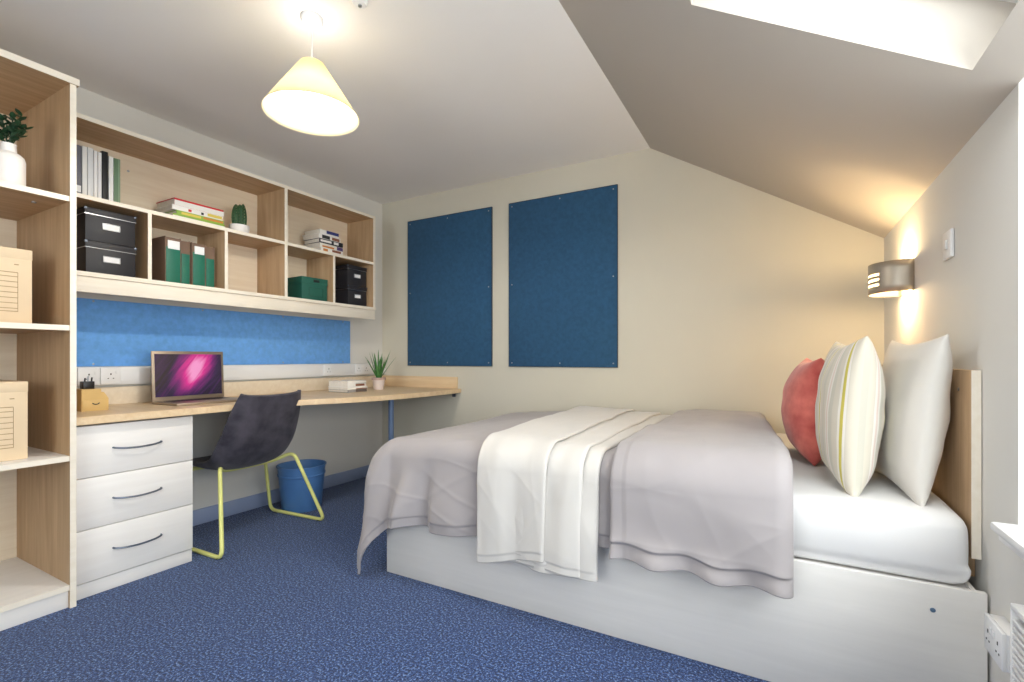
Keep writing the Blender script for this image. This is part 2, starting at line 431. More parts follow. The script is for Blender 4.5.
for k in range(9):
    a = rnd.uniform(0, 2 * PI); out = rnd.uniform(.015, .05); h = rnd.uniform(.05, .14)
    tip = V((math.cos(a) * out, math.sin(a) * out, .165 + h)); base = V((0, 0, .15))
    tube(bm, [base, base.lerp(tip, .5) + V((0, 0, .01)), tip], .002, 6)
    for j in range(9):
        t = .45 + .55 * j / 8; c = base.lerp(tip, t); aa = j * 2.4 + k
        leaf_quad(bm, c, V((math.cos(aa), math.sin(aa), .6)), .03, .009)
link('foliage', bm, M['leaf_dark'], vs)

# cream storage boxes with printed lines
def card_box(label, s0, s1, e_front, dep, z, h, rot):
    t = thing('storage_box', label, 'box', L((s0 + s1) / 2, e_front, z), RL + rot, 'cream card boxes in the bookcase')
    w = s1 - s0
    pbox('body', M['card'], t, -w / 2, w / 2, 0, dep, 0, h - .003, bev=.003)
    pbox('lid', M['card'], t, -w / 2 - .0006, w / 2 + .0006, -.0006, dep, h - .04, h, bev=.002)
    bm = bmesh.new()
    for k in range(7): box(bm, -w * .3, w * .37, -.0015, -.0005, h * (.2 + .07 * k), h * (.2 + .07 * k) + .0022)
    box(bm, w * .37, w * .373, -.0015, -.0005, h * .16, h * .68); box(bm, -w * .4, w * .37, -.0015, -.0005, h * .675, h * .683); box(bm, -w * .4, w * .37, -.0015, -.0005, h * .16, h * .168)
    box(bm, w * .34, w * .38, -.0015, -.0005, h * .78, h * .79)
    link('printed_lines', bm, M['ink'], t)
    return t
card_box('cream card box with printed lines on the second bookcase shelf', 2.417, 2.742, .50, .33, 1.1325, .29, math.radians(2))
card_box('cream card box with printed lines on the third bookcase shelf, below the other', 2.432, 2.75, .50, .33, .6095, .30, math.radians(-1))

# ------------------------------------------------------------------ wall shelf unit
WS_L, WS_R, WD = 2.3085, .385, .30
ws = thing('wall_shelf', 'long maple wall shelf unit of open compartments above the blue strip', 'shelf', L(WS_R, 0, 1.302), RL)
def X(s): return -(s - WS_R)
def wsb(name, mat, s0, s1, e0, e1, z0, z1): return panel_with_edge(ws, name, mat, X(s0), X(s1), -e1, -e0, z0 - 1.302, z1 - 1.302)
wsb('top_panel', M['maple_x'], WS_L, WS_R, .004, WD, 2.086, 2.106)
wsb('end_panel', M['maple'], WS_R + .02, WS_R, .004, WD, 1.375, 2.086)
wsb('end_panel', M['maple'], WS_L, WS_L - .018, .004, WD, 1.375, 2.086)
wsb('upright', M['maple'], 1.171, 1.151, .012, WD - .002, 1.395, 2.086)
pb = pbox('back_panel', M['maple_back'], ws, X(WS_L - .018), X(WS_R + .02), -.012, -.004, 1.375 - 1.302, 2.086 - 1.302)
wsb('shelf', M['maple_x'], WS_L - .018, 1.171, .012, WD - .003, 1.727, 1.746)
wsb('shelf', M['maple_x'], 1.151, WS_R + .02, .012, WD - .003, 1.727, 1.746)
for s in (1.933, 1.550, .787): wsb('divider', M['maple'], s, s - .017, .012, WD - .004, 1.395, 1.727)
wsb('bottom_panel', M['maple_x'], WS_L, WS_R, .004, WD + .004, 1.375, 1.395)
pbox('fascia', M['edge'], ws, X(WS_L), X(WS_R), -WD + .004, -WD + .022, 0, .073, bev=.001)
pbox('underside_panel', M['maple_x'], ws, X(WS_L), X(WS_R), -WD + .022, -.004, .055, .073)
bm = bmesh.new()
for s in (1.62, .9): lathe(bm, [(0, .0), (.006, .0), (.006, .003), (0, .004)], 12)
bm.free()
def screws(parent, pts, r=.004, mat='chrome'):
    bm = bmesh.new()
    for (x, y, z) in pts:
        t = bmesh.new(); lathe(t, [(0, 0), (r, 0), (r, .0015), (r * .5, .0025), (0, .0025)], 12)
        bmesh.ops.transform(t, matrix=Matrix.Translation((x, y, z)) @ Matrix.Rotation(PI / 2, 4, 'X'), verts=t.verts); merge(bm, t)
    return link('screw', bm, M[mat], parent)
sb = bmesh.new()
for (x, z) in ((X(1.90), .70),):
    s_ = screws(ws, [(x, -.0125, z)], .006)
sb.free()

# --- things on the wall shelf
ZT, ZLo = 1.7465, 1.3955
def lt(name, label, cat, s, e, z, rot=0, group=None): return thing(name, label, cat, L(s, e, z), RL + rot, group)
def fcol(name, c, r=.55): 
    if name not in M: M[name] = plain(name, c, r, var=.04)
    return M[name]
# upright books : s right edge..left edge
GB = 'upright books and binders on the upper left shelf'
ups = [(2.203, 2.163, rgb(112, 114, 124), .248, 'grey binder with a white spine label, leftmost of the upright row', 'grey'),
       (2.161, 2.143, rgb(238, 238, 236), .250, 'white binder standing right beside the grey binder', None),
       (2.141, 2.119, rgb(228, 230, 232), .252, 'white binder, second of the white row after the grey one', None),
       (2.117, 2.103, rgb(240, 240, 240), .246, 'slim white book, third white one in the upright row', None),
       (2.101, 2.087, rgb(234, 234, 236), .244, 'slim white book just left of the black binder', None),
       (2.084, 2.062, rgb(30, 30, 34), .256, 'black binder standing between white books', None),
       (2.059, 2.040, rgb(240, 240, 238), .240, 'white book between the black binder and the green book', None),
       (2.038, 2.012, rgb(104, 134, 104), .238, 'sage green book at the right end of the upright row', 'green')]
for i, (sl, sr, c, h, lab, ex) in enumerate(ups):
    w = sl - sr
    t = lt('binder' if i in (0, 1, 2, 5) else 'book', lab, 'binder' if i in (0, 1, 2, 5) else 'book', (sl + sr) / 2, .205, ZT, 0, GB)
    m = fcol('spine_%d_cover' % i, c)
    bm = bmesh.new()
    box(bm, -w / 2, w / 2, 0, .004, 0, h, bev=.0015); box(bm, -w / 2, -w / 2 + .0025, .003, .17, 0, h); box(bm, w / 2 - .0025, w / 2, .003, .17, 0, h)
    link('cover', bm, m, t)
    pbox('pages', M['paper'], t, -w / 2 + .0025, w / 2 - .0025, .004, .165, .003, h - .004)
    if ex == 'grey': pbox('label', M['label'], t, -w / 2 + .004, w / 2 - .003, -.001, .0, .03, .06)
    if ex == 'green': pbox('spine_band', fcol('pale_green_band', rgb(140, 164, 136)), t, w / 2 - .009, w / 2 - .003, -.001, 0, .0, h)
def flat_book(name, label, s0, s1, ef, dep, z, th, cover, pages='paper', rot=0, marks=(), group=None):
    t = lt(name, label, 'book', (s0 + s1) / 2, ef, z, rot, group)
    w = s1 - s0
    bm = bmesh.new()
    box(bm, -w / 2, w / 2, 0, .003, 0, th, bev=.001); box(bm, -w / 2, w / 2, .002, dep, 0, .0025); box(bm, -w / 2, w / 2, .002, dep, th - .0025, th)
    link('cover', bm, cover, t)
    pbox('pages', M[pages], t, -w / 2 + .004, w / 2 - .004, .003, dep - .004, .0025, th - .0025)
    for (a, b, m, u, v) in marks:
        pbox('spine_print', m, t, -w / 2 + w * a, -w / 2 + w * b, -.001, 0, th * u, th * v)
    return t
G1 = 'books lying stacked on the middle of the upper shelf'
ye = fcol('spine_yellow', rgb(222, 200, 92)); gr = fcol('spine_lime', rgb(142, 176, 72)); rd = fcol('spine_red', rgb(206, 40, 48)); wt = fcol('spine_white', rgb(238, 234, 228))
bk = fcol('spine_black', rgb(36, 36, 42)); nv = fcol('spine_navy', rgb(50, 56, 120)); og = fcol('spine_orange', rgb(206, 130, 60)); bn = fcol('spine_brown', rgb(142, 88, 62)); pu = fcol('spine_violet', rgb(84, 66, 116))
z = ZT
flat_book('book', 'white book with lime strip at the bottom of the red-topped stack', 1.528, 1.80, .255, .19, z, .024, wt, marks=((0, 1, gr, .62, 1),), group=G1); z += .0242
flat_book('book', 'book with lime and orange spine, second from the bottom under the red book', 1.53, 1.78, .25, .185, z, .022, gr, marks=((.1, .5, ye, .2, .8), (.55, .98, og, .3, .8)), group=G1); z += .0222
flat_book('book', 'pale book with coloured spine print just under the red-topped book', 1.535, 1.80, .25, .185, z, .026, wt, marks=((.3, .36, rd, .2, .7), (.55, .6, bk, .2, .7), (.68, .98, ye, .25, .85)), group=G1); z += .0262
flat_book('book', 'thick white book with a bright red cover on top of the stack', 1.53, 1.79, .25, .19, z, .036, rd, marks=((0, 1, wt, 0, .72),), group=G1)
G2 = 'books lying stacked on the upper right shelf'
z = ZT
specs = [(.668, .862, .26, .033, wt, ((.1, .3, og, .2, .8), (.5, .9, bn, .4, .9)), 'white book with orange spine print at the bottom of the right-hand stack', 0),
         (.66, .868, .255, .030, fcol('spine_cream', rgb(232, 226, 214)), ((.72, .98, pu, .1, .9), (.1, .6, og, .1, .5)), 'cream book with violet spine end, second from the bottom of the right-hand stack', .02),
         (.672, .875, .262, .030, bk, ((.05, .5, wt, .25, .75), (.6, .8, wt, .2, .8)), 'black-spined book with white lettering in the middle of the right-hand stack', -.03),
         (.68, .875, .25, .034, wt, ((.15, .5, bk, .15, .85), (.6, .95, bn, .2, .8)), 'white book with bold black lettering, second from the top of the right-hand stack', .03),
         (.70, .862, .25, .031, wt, ((.35, 1., nv, .3, 1.),), 'white book with navy spine band on top of the right-hand stack', -.02)]
for (a, b, ef, th, c, mk, lab, rt) in specs:
    flat_book('book', lab, a, b, ef, .17, z, th, c, rot=rt, marks=mk, group=G2); z += th + .0003

# cactus
cp = thing('potted_cactus', 'small ribbed cactus in a round white pot on the upper shelf', 'plant', L(1.408, .2, ZT))
bm = bmesh.new(); lathe(bm, [(0, 0), (.040, 0), (.050, .008), (.056, .03), (.055, .055), (.050, .055), (.050, .045), (0, .045)], 32); link('pot', bm, M['ceramic'], cp, angle=50)
bm = bmesh.new(); lathe(bm, [(0, .046), (.0495, .046), (.049, .05), (0, .052)], 24); link('soil', bm, M['soil'], cp)
def ribbed(bm, c, r, h, ribs):
    rows = []; N = 14; K = ribs * 6
    for i in range(N + 1):
        t = i / N; rr = r * (math.sin(PI * (.18 + .82 * t)) ** .55 if t < 1 else 0) + 1e-4
        rows.append([V((c[0] + rr * (1 - .16 * abs(math.sin(ribs * PI * k / K))) * math.cos(2 * PI * k / K), c[1] + rr * (1 - .16 * abs(math.sin(ribs * PI * k / K))) * math.sin(2 * PI * k / K), c[2] + h * t)) for k in range(K + 1)])
    gridmesh(bm, rows)
bm = bmesh.new()
for (x, y, r, h) in ((-.020, -.008, .024, .142), (.024, -.010, .022, .132), (0, .024, .022, .148), (.004, -.03, .017, .11)): ribbed(bm, (x, y, .048), r, h, 9)
link('stem', bm, M['cactus'], cp)
bm = bmesh.new(); rn = random.Random(5)
for (x, y, r, h) in ((-.020, -.008, .024, .142), (.024, -.010, .022, .132), (.004, -.03, .017, .11)):
    for k in range(9):
        for j in range(6):
            a = 2 * PI * k / 9; zz = .055 + h * (.1 + .14 * j); p = V((x + r * math.cos(a), y + r * math.sin(a), zz))
            for q in range(2):
                d = V((math.cos(a + rn.uniform(-.6, .6)), math.sin(a + rn.uniform(-.6, .6)), rn.uniform(-.3, .6))) * .007
                tube(bm, [p, p + d], .0003, 3)
link('spines', bm, fcol('spine_needle', rgb(200, 190, 150)), cp)

# black storage boxes
def black_box(label, s0, s1, ef, z, h, dep, grp):
    t = lt('storage_box', label, 'box', (s0 + s1) / 2, ef, z, 0, grp); w = s1 - s0
    pbox('body', M['black_box'], t, -w / 2 + .003, w / 2 - .003, .003, dep - .003, 0, h - .002, bev=.002)
    ld = pbox('lid', M['black_box'], t, -w / 2, w / 2, 0, dep, h - .03, h, bev=.002)
    bm = bmesh.new()
    box(bm, -w / 2, w / 2, -.0012, 0, h - .0315, h - .0285)
    box(bm, -w / 2 - .0012, -w / 2, 0, dep, h - .0315, h - .0285)
    link('lid_trim', bm, M['chrome'], t)
    for sx in (-1, 1):
        bm = bmesh.new(); x = sx * w / 2
        box(bm, min(x, x - sx * .009), max(x, x - sx * .009), -.0015, .009, h - .009, h + .001, bev=.0008)
        box(bm, min(x + sx * .0015, x - sx * .002), max(x + sx * .0015, x - sx * .002), -.0015, .009, h - .009, h + .001, bev=.0005)
        link('corner_cap', bm, M['dark_steel'], t)
    hz = (h - .03) * .62
    bm = bmesh.new(); a, b = .034 * w / .2, .015
    for q in ((-a, a, hz + b - .003, hz + b), (-a, a, hz - b, hz - b + .003), (-a, -a + .003, hz - b, hz + b), (a - .003, a, hz - b, hz + b)): box(bm, q[0], q[1], -.001, .003, q[2], q[3])
    link('label_frame', bm, M['chrome'], t)
    pbox('label', M['label'], t, -a + .003, a - .003, .0015, .003, hz - b + .003, hz + b - .003)
GK = 'black storage boxes on the wall shelf'
black_box('black storage box under its twin in the left compartment of the wall shelf', 1.962, 2.166, .25, ZLo, .154, .235, GK)
black_box('black storage box with corner caps, upper one of the left pair', 1.963, 2.168, .25, ZLo + .1555, .154, .235, GK)
black_box('black storage box under its twin in the far right compartment', .423, .612, .25, ZLo, .152, .235, GK)
black_box('black storage box, upper one of the small right-hand pair by the wall corner', .423, .613, .248, ZLo + .1535, .152, .235, GK)
# lever arch files
GF = 'green and brown files in the second compartment'
files = [(1.757, 1.834, .25, .247, True, 'brown file with green spine and white label, leftmost of the four'),
         (1.703, 1.752, .235, .245, False, 'narrow green-spined file without label between the two labelled files'),
         (1.628, 1.699, .245, .243, True, 'green-spined file with white label, third from the left'),
         (1.572, 1.624, .235, .24, False, 'narrow green-spined file at the right end beside the divider')]
for (a, b, ef, h, lb_, lab) in files:
    t = lt('file', lab, 'file', (a + b) / 2, ef, ZLo, 0, GF); w = b - a
    bm = bmesh.new(); box(bm, -w / 2, -w / 2 + .003, .001, .2, 0, h, bev=.001); box(bm, w / 2 - .003, w / 2, .001, .2, 0, h, bev=.001); box(bm, -w / 2 + .003, w / 2 - .003, .002, .006, 0, h - .004)
    box(bm, -w / 2 + .003, w / 2 - .003, .02, .19, .002, .004)
    link('cover', bm, M['brown_file'], t)
    pbox('spine', M['green_file'], t, -w / 2 + .004, w / 2 - .004, -.002, .002, .002, h * (.78 if lb_ else .7), bev=.001)
    pbox('pages', M['paper'], t, -w / 2 + .006, w / 2 - .006, .008, .18, .006, h - .04)
    if lb_: pbox('label', M['label'], t, -w / 2 + .012, w / 2 - .008, -.004, .002, h * .74, h - .02, bev=.001)
# green box
t = lt('storage_box', 'dark green card storage box with a hand slot beside the small black boxes', 'box', .905, .25, ZLo, math.radians(-3))
w, h = .20, .158
bm = bmesh.new(); box(bm, -w / 2, w / 2, 0, .22, 0, h, bev=.003); link('body', bm, M['green_box'], t)
pbox('lid', M['green_box'], t, -w / 2 - .003, w / 2 + .003, -.003, .223, h - .045, h + .002, bev=.003)
pbox('hand_slot', M['black'], t, -.012, .034, -.0045, -.002, h - .03, h - .012, bev=.0008)
bm = bmesh.new()
for q in ((-.045, .065, .088, .090), (-.045, .065, .03, .032), (-.045, -.043, .03, .09), (.063, .065, .03, .09)): box(bm, q[0], q[1], -.0012, 0, q[2], q[3])
link('embossed_frame', bm, fcol('dark_green_line', rgb(16, 62, 52)), t)

# ------------------------------------------------------------------ left wall: blue strip, trunking, desk
bs = thing('pinboard', 'bright blue felt pinboard strip between the wall shelf and the desk', 'pinboard', L(.374, .001, .958), RL)
pbox('felt', M['board_blue'], bs, -(2.309 - .374), 0, -.012, 0, 0, .343, bev=.002)
for s in (.45, .98, 1.52, 2.05):
    for zz in (.332, .012): screws(bs, [(-(s - .374), -.0125, zz)], .005)
tr = thing('cable_trunking', 'white dado cable trunking running along the wall above the desk', 'trunking', L(.003, .001, .862), RL)
pbox('housing', M['plastic'], tr, -(2.305), 0, -.04, 0, 0, .094, bev=.003)
pbox('cover_lid', M['plastic'], tr, -(2.304), -.001, -.043, -.039, .012, .082, bev=.0015)
def socket(label, s, s_e, z, n, par_rz=RL, place=L, flip=1, sw=True, grp=None, box_=False):
    t = thing('socket', label, 'socket', place(s, s_e, z), par_rz, grp)
    w = .146 if n == 2 else .086
    if box_:
        pbox('back_box', M['plastic'], t, -w / 2 + .001, w / 2 - .001, -.028, -.0, .001, .085, bev=.002)
        t.location.x -= 0.
    pl_ = pbox('plate', M['plastic'], t, -w / 2, w / 2, -.009, 0, 0, .086, bev=.003)
    bm = bmesh.new()
    xs = (-.04, .04) if n == 2 else (0,)
    for x in xs:
        box(bm, x - .003, x + .003, -.0098, -.0088, .048, .056); box(bm, x - .014, x - .008, -.0098, -.0088, .028, .032); box(bm, x + .008, x + .014, -.0098, -.0088, .028, .032)
    link('holes', bm, M['black'], t)
    if sw:
        for x in xs: pbox('rocker', M['plastic'], t, x + (.022 if n == 2 and x < 0 else -.032 if n == 2 else .02), x + (.032 if n == 2 and x < 0 else -.022 if n == 2 else .03), -.012, -.009, .052, .068, bev=.001)
    if box_:
        for c_ in t.children:
            if not c_.name.startswith('back_box'): c_.location.y -= .028
    return t
socket('white single socket on the trunking nearest the bookcase', 2.082, .044, .866, 1, grp='outlets on the trunking')
socket('white single socket on the trunking just left of the laptop', 1.992, .044, .866, 1, grp='outlets on the trunking')
socket('white double socket on the trunking behind the desk books and plant', .28, .044, .866, 2, grp='outlets on the trunking')
socket('white single socket on the trunking left of the desk books', .62, .044, .866, 1, grp='outlets on the trunking')

dk = thing('desk', 'long maple desk with curved front end meeting the back wall', 'desk', (0, 0, 0), 0)
plan = [(2.3105, .004), (2.3105, .568), (1.9, .574), (1.6, .578), (1.48, .586), (1.36, .61), (1.24, .665), (1.12, .725), (1.0, .775), (.85, .815), (.68, .84), (.5, .855), (.3, .86), (.12, .855)]
pts = [L(s, e)[:2] for s, e in plan] + [(L(.01, .845)[0], YB - .004), (L(.004, .004)[0], YB - .004)]
bm = bmesh.new(); prism(bm, pts, .725, .758, bev=.002); link('desktop', bm, M['desk_top'], dk)
bm = bmesh.new()
fr = [V(L(s, e)) for s, e in plan[1:]] + [V((L(.01, .845)[0], YB - .004, 0))]
def off(pl, d):
    out = []
    for i, p in enumerate(pl):
        tdir = (pl[min(i + 1, len(pl) - 1)] - pl[max(0, i - 1)]).normalized(); out.append(p + V((tdir.y, -tdir.x, 0)) * d)
    return out
fo = off(fr, .002); rows = [[V((p.x, p.y, zz)) for p in pl] for pl, zz in ((fr, .727), (fo, .7275), (fo, .7555), (fr, .756))]
gridmesh(bm, rows); link('edge_strip', bm, M['desk_top'], dk)
bm = bmesh.new(); M4 = Matrix.Translation(L(0, 0)) @ Matrix.Rotation(RL, 4, 'Z')
box(bm, -2.308, -.022, -.022, -.002, .758, .850, bev=.002, rot=M4); link('upstand', bm, M['maple_back'], dk)
bm = bmesh.new(); box(bm, L(0, .004)[0], -2.25, YB - .022, YB - .002, .758, .850, bev=.002); link('upstand', bm, M['desk_top'], dk)
bm = bmesh.new(); lathe(bm, [(.032, 0), (.032, .008), (.021, .012), (.021, .703), (.04, .706), (.04, .725)], 24, L(.37, .45)); link('leg', bm, M['leg_blue'], dk)
bm = bmesh.new(); box(bm, -2.30, -2.27, YB - .25, YB - .004, .717, .725, bev=.001); box(bm, -2.30, -2.27, YB - .012, YB - .004, .69, .717, bev=.001); link('bracket', bm, M['dark_steel'], dk)

# drawers
dr = thing('drawer_unit', 'pale three-drawer pedestal under the desk beside the bookcase', 'drawer unit', L(1.847, .0, 0), RL)
DW = 2.305 - 1.847
pbox('carcass', M['pale'], dr, -DW, 0, -.52, -.03, .062, .716, bev=.001)
pbox('plinth', M['pale'], dr, -DW, 0, -.53, -.05, 0, .060, bev=.001)
for (z0, z1) in ((.501, .716), (.285, .498), (.066, .282)):
    d = pbox('drawer', M['pale'], dr, -DW + .001, -.001, -.54, -.521, z0, z1, bev=.0015)
    zc = (z0 + z1) / 2 + .004; xc = -DW * .508
    bm = bmesh.new()
    tube(bm, [(xc - .092, -.539, zc + .001), (xc - .09, -.552, zc), (xc - .06, -.562, zc - .005), (xc, -.566, zc - .009), (xc + .06, -.562, zc - .005), (xc + .09, -.552, zc), (xc + .092, -.539, zc + .001)], .0042, 8, smooth_n=.03)
    link('handle', bm, M['dark_steel'], d)

# organiser box
og_ = thing('desk_organiser', 'small tan desk organiser with a stepped side beside the bookcase', 'organiser', L(2.152, .315, .7585), RL)
bm = bmesh.new()
prism(bm, [(-.05, 0), (.05, 0), (.05, .055), (.032, .085), (.022, .085), (.022, .1), (-.05, .1)], 0, .15)
bmesh.ops.transform(bm, matrix=Matrix(((1, 0, 0, 0), (0, 0, 1, 0), (0, 1, 0, 0), (0, 0, 0, 1))), verts=bm.verts)
link('body', bm, fcol('kraft_tan', rgb(214, 180, 116)), og_)
pbox('drawer_front', fcol('kraft_tan', rgb(214, 180, 116)), og_, -.047, .048, -.003, 0, .008, .05, bev=.001)
bm = bmesh.new(); tube(bm, [(-.012, -.004, .036), (-.006, -.005, .031), (0, -.005, .0295), (.008, -.005, .031), (.014, -.004, .036)], .0022, 8); link('finger_slot', bm, M['black'], og_)
ph = thing('pen_pot', 'black pen pot with pens inside the small desk organiser', 'pen pot', L(2.165, .27, .859), RL)
bm = bmesh.new(); box(bm, -.022, .020, -.02, .02, 0, .034, bev=.002); link('holder', bm, M['black'], ph)
for (x, c) in ((-.012, 'white_label'), (.010, 'black')):
    pass
for (i, (x, y, h)) in enumerate(((-.014, -.008, .05), (.002, .004, .058), (.012, -.006, .052))):
    bm = bmesh.new(); tube(bm, [(x, y, .02), (x + .002, y, h - .006), (x + .003, y, h)], .0033, 8)
    tag(link('pen', bm, M['chrome'] if i == 1 else M['black'], None, L(2.165, .27, .859), RL), ['black pen leaning at the left of the pen pot', 'silver pen in the middle of the pen pot, the tallest', 'black pen at the right of the pen pot'][i], 'pen', 'pens in the pen pot')

# laptop
lp = thing('laptop', 'open silver-bronze laptop with a magenta glowing screen on the desk', 'laptop', L(1.675, .18, .7585), RL)
shell = fcol('bronze_aluminium', rgb(158, 142, 124)); shell.node_tree.nodes['Principled BSDF'].inputs['Metallic'].default_value = .6; shell.node_tree.nodes['Principled BSDF'].inputs['Roughness'].default_value = .4
LW = .375
pbox('base', shell, lp, -LW / 2, LW / 2, -.245, 0, 0, .014, bev=.004)
bm = bmesh.new()
for r in range(5):
    for k in range(14): box(bm, -.15 + k * .0215, -.15 + k * .0215 + .018, -.03 - r * .02 - .017, -.03 - r * .02, .0138, .0152, bev=.001)
link('keyboard', bm, M['black'], lp)
pbox('touchpad', fcol('bronze_pad', rgb(150, 136, 124)), lp, -.05, .05, -.225, -.15, .0138, .0146, bev=.0005)
T = Matrix.Translation((0, .0, .010)) @ Matrix.Rotation(math.radians(-3), 4, 'X')
bm = bmesh.new(); box(bm, -LW / 2, LW / 2, -.004, .004, 0, .270, bev=.003, rot=T); lidp = link('screen_lid', bm, shell, lp)
bm = bmesh.new(); box(bm, -LW / 2 + .014, LW / 2 - .014, -.0052, -.003, .024, .254); so = link('display', bm, M['screen'], lidp); so.matrix_local = T
bm = bmesh.new(); tube(bm, [(-.15, .004, .010), (.15, .004, .010)], .006, 10); link('hinge', bm, M['black'], lp)

# desk books + aloe
flat_book('book', 'grey book lying at the bottom of the little pile on the desk', .60, .775, .43, .2, .7585, .02, fcol('spine_darkgrey', rgb(112, 100, 92)), marks=((0, .4, fcol('spine_grey', rgb(168, 164, 160)), 0, 1),), group='books piled on the desk')
flat_book('book', 'white hardback in the middle of the little pile on the desk', .596, .782, .435, .2, .7787, .018, wt, marks=((.4, .98, bn, .08, .4),), group='books piled on the desk')
flat_book('book', 'white book with dark brown spine on top of the pile on the desk', .60, .775, .425, .195, .7970, .042, wt, marks=((.42, .9, bn, .12, .45), (.42, 1, fcol('spine_grey', rgb(168, 164, 160)), .5, .6)), rot=.02, group='books piled on the desk')
al = thing('potted_aloe', 'spiky green aloe in a pale pink tapered pot on the desk corner', 'plant', L(.40, .35, .7585))
bm = bmesh.new(); lathe(bm, [(0, 0), (.036, 0), (.038, .004), (.046, .072), (.050, .073), (.052, .092), (.047, .092), (.046, .08), (0, .08)], 32); link('pot', bm, M['pot_pink'], al, angle=40)
bm = bmesh.new(); lathe(bm, [(.0505, .0735), (.0525, .075), (.054, .0915), (.0525, .0925)], 32, caps=False); solidify(link('pot_rim', bm, M['pot_rim'], al), .001)
bm = bmesh.new(); lathe(bm, [(0, .081), (.0455, .081), (.045, .084), (0, .086)], 24); link('soil', bm, M['soil'], al)
def spike(bm, base, d, ln, w, curve):
    rows = []; N = 10; d = d.normalized(); s = d.cross(V((0, 0, 1)))
    if s.length < .05: s = V((1, 0, 0))
    s.normalize()
    for i in range(N + 1):
        t = i / N; c = base + d * ln * t + V((d.x, d.y, 0)) * curve * t * t
        n = s.cross(d).normalized(); hw = w * max(0., 1 - t) ** .7 * (1 if t > .1 else .8) + .0003
        rows.append([c - s * hw, c - n * hw * .45, c + s * hw, c + n * hw * .15, c - s * hw])
    gridmesh(bm, rows)
bm = bmesh.new(); rn = random.Random(11)
for k in range(17):
    a = k * 2.399; tl = .12 + .5 * (k / 16) ** 1.2
    spike(bm, V((math.cos(a) * .01, math.sin(a) * .01, .083)), V((math.cos(a) * tl, math.sin(a) * tl, 1)), rn.uniform(.17, .235), .012, rn.uniform(0, .05))
link('leaves', bm, M['leaf'], al)

# ------------------------------------------------------------------ chair
ch = thing('desk_chair', 'charcoal bucket chair with a yellow sled frame pushed up to the desk', 'chair', (-2.41, 1.70, 0), PI / 2 + math.radians(2.5))
prof = [(0, .812, .178, .025), (.012, .765, .192, .032), (.03, .70, .207, .04), (.055, .62, .218, .048), (.085, .54, .226, .058), (.12, .47, .226, .07), (.17, .415, .220, .072), (.24, .392, .213, .066), (.32, .39, .212, .05), (.40, .40, .208, .035), (.47, .415, .20, .02), (.52, .418, .185, .006), (.54, .41, .175, 0)]
def catmull(P, n):
    out = []
    for i in range(len(P) - 1):
        p0 = P[max(0, i - 1)]; p1 = P[i]; p2 = P[i + 1]; p3 = P[min(len(P) - 1, i + 2)]
        for j in range(n):
            t = j / n
            out.append(tuple(.5 * ((2 * b) + (-a + c) * t + (2 * a - 5 * b + 4 * c - d) * t * t + (-a + 3 * b - 3 * c + d) * t ** 3) for a, b, c, d in zip(p0, p1, p2, p3)))
    out.append(tuple(P[-1])); return out
pc = catmull(prof, 4); rows = []
for i, (y, z, hw, curl) in enumerate(pc):
    a = pc[max(0, i - 1)]; b = pc[min(len(pc) - 1, i + 1)]
    ty, tz = b[0] - a[0], b[1] - a[1]; l = math.hypot(ty, tz); ny, nz = -tz / l, ty / l  # inner normal
    row = []
    for k in range(25):
        u = -1 + k / 12
        c = curl * abs(u) ** 2.3
        dip = -.012 * (1 - u * u) * max(0, 1 - i / 6)
        edge = 1 - .06 * max(0, 1 - i / 5) * 0
        row.append(V((-.032 + hw * math.sin(u * PI / 2 * .92) / math.sin(PI / 2 * .92), y + ny * c, z + nz * c + dip)))
    rows.append(row)
bm = bmesh.new(); gridmesh(bm, rows)
sh = link('shell', bm, M['leatherette'], ch, normals=True, angle=80); solidify(sh, .02, 0)
bv = sh.modifiers.new('round', 'BEVEL'); bv.width = .007; bv.segments = 2; bv.limit_method = 'ANGLE'; bv.angle_limit = 1.0
bm = bmesh.new()
for sx in (-1, 1):
    tube(bm, [(0, .28, .375), (sx * .16, .25, .385), (sx * .228 + .012, .19, .428), (sx * .318, .01, .011), (sx * .308, .49, .011), (sx * .25, .47, .385), (0, .46, .372)], 0.0105, 12, smooth_n=.05)
link('sled_frame', bm, M['yellow'], ch)
for (x, y) in ((-.316, .055), (.316, .055), (-.309, .44), (.309, .44)): pbox('foot_glide', M['black'], ch, x - .008, x + .008, y - .012, y + .012, 0, .006, bev=.002)

# wastebasket
wb = thing('wastebasket', 'blue tapered wastebasket on the carpet under the desk', 'bin', L(1.02, .265, 0))
bm = bmesh.new(); lathe(bm, [(0, 0), (.120, 0), (.123, .004), (.148, .272), (.150, .284), (.155, .284), (.155, .292), (.146, .292), (.143, .272), (.118, .008), (0, .008)], 48); link('body', bm, M['bin'], wb, angle=40)
bm = bmesh.new(); lathe(bm, [(.1445, .225), (.1462, .228), (.1472, .235), (.1462, .237)], 48, caps=False); solidify(link('rim_band', bm, M['bin'], wb), .002, 1)

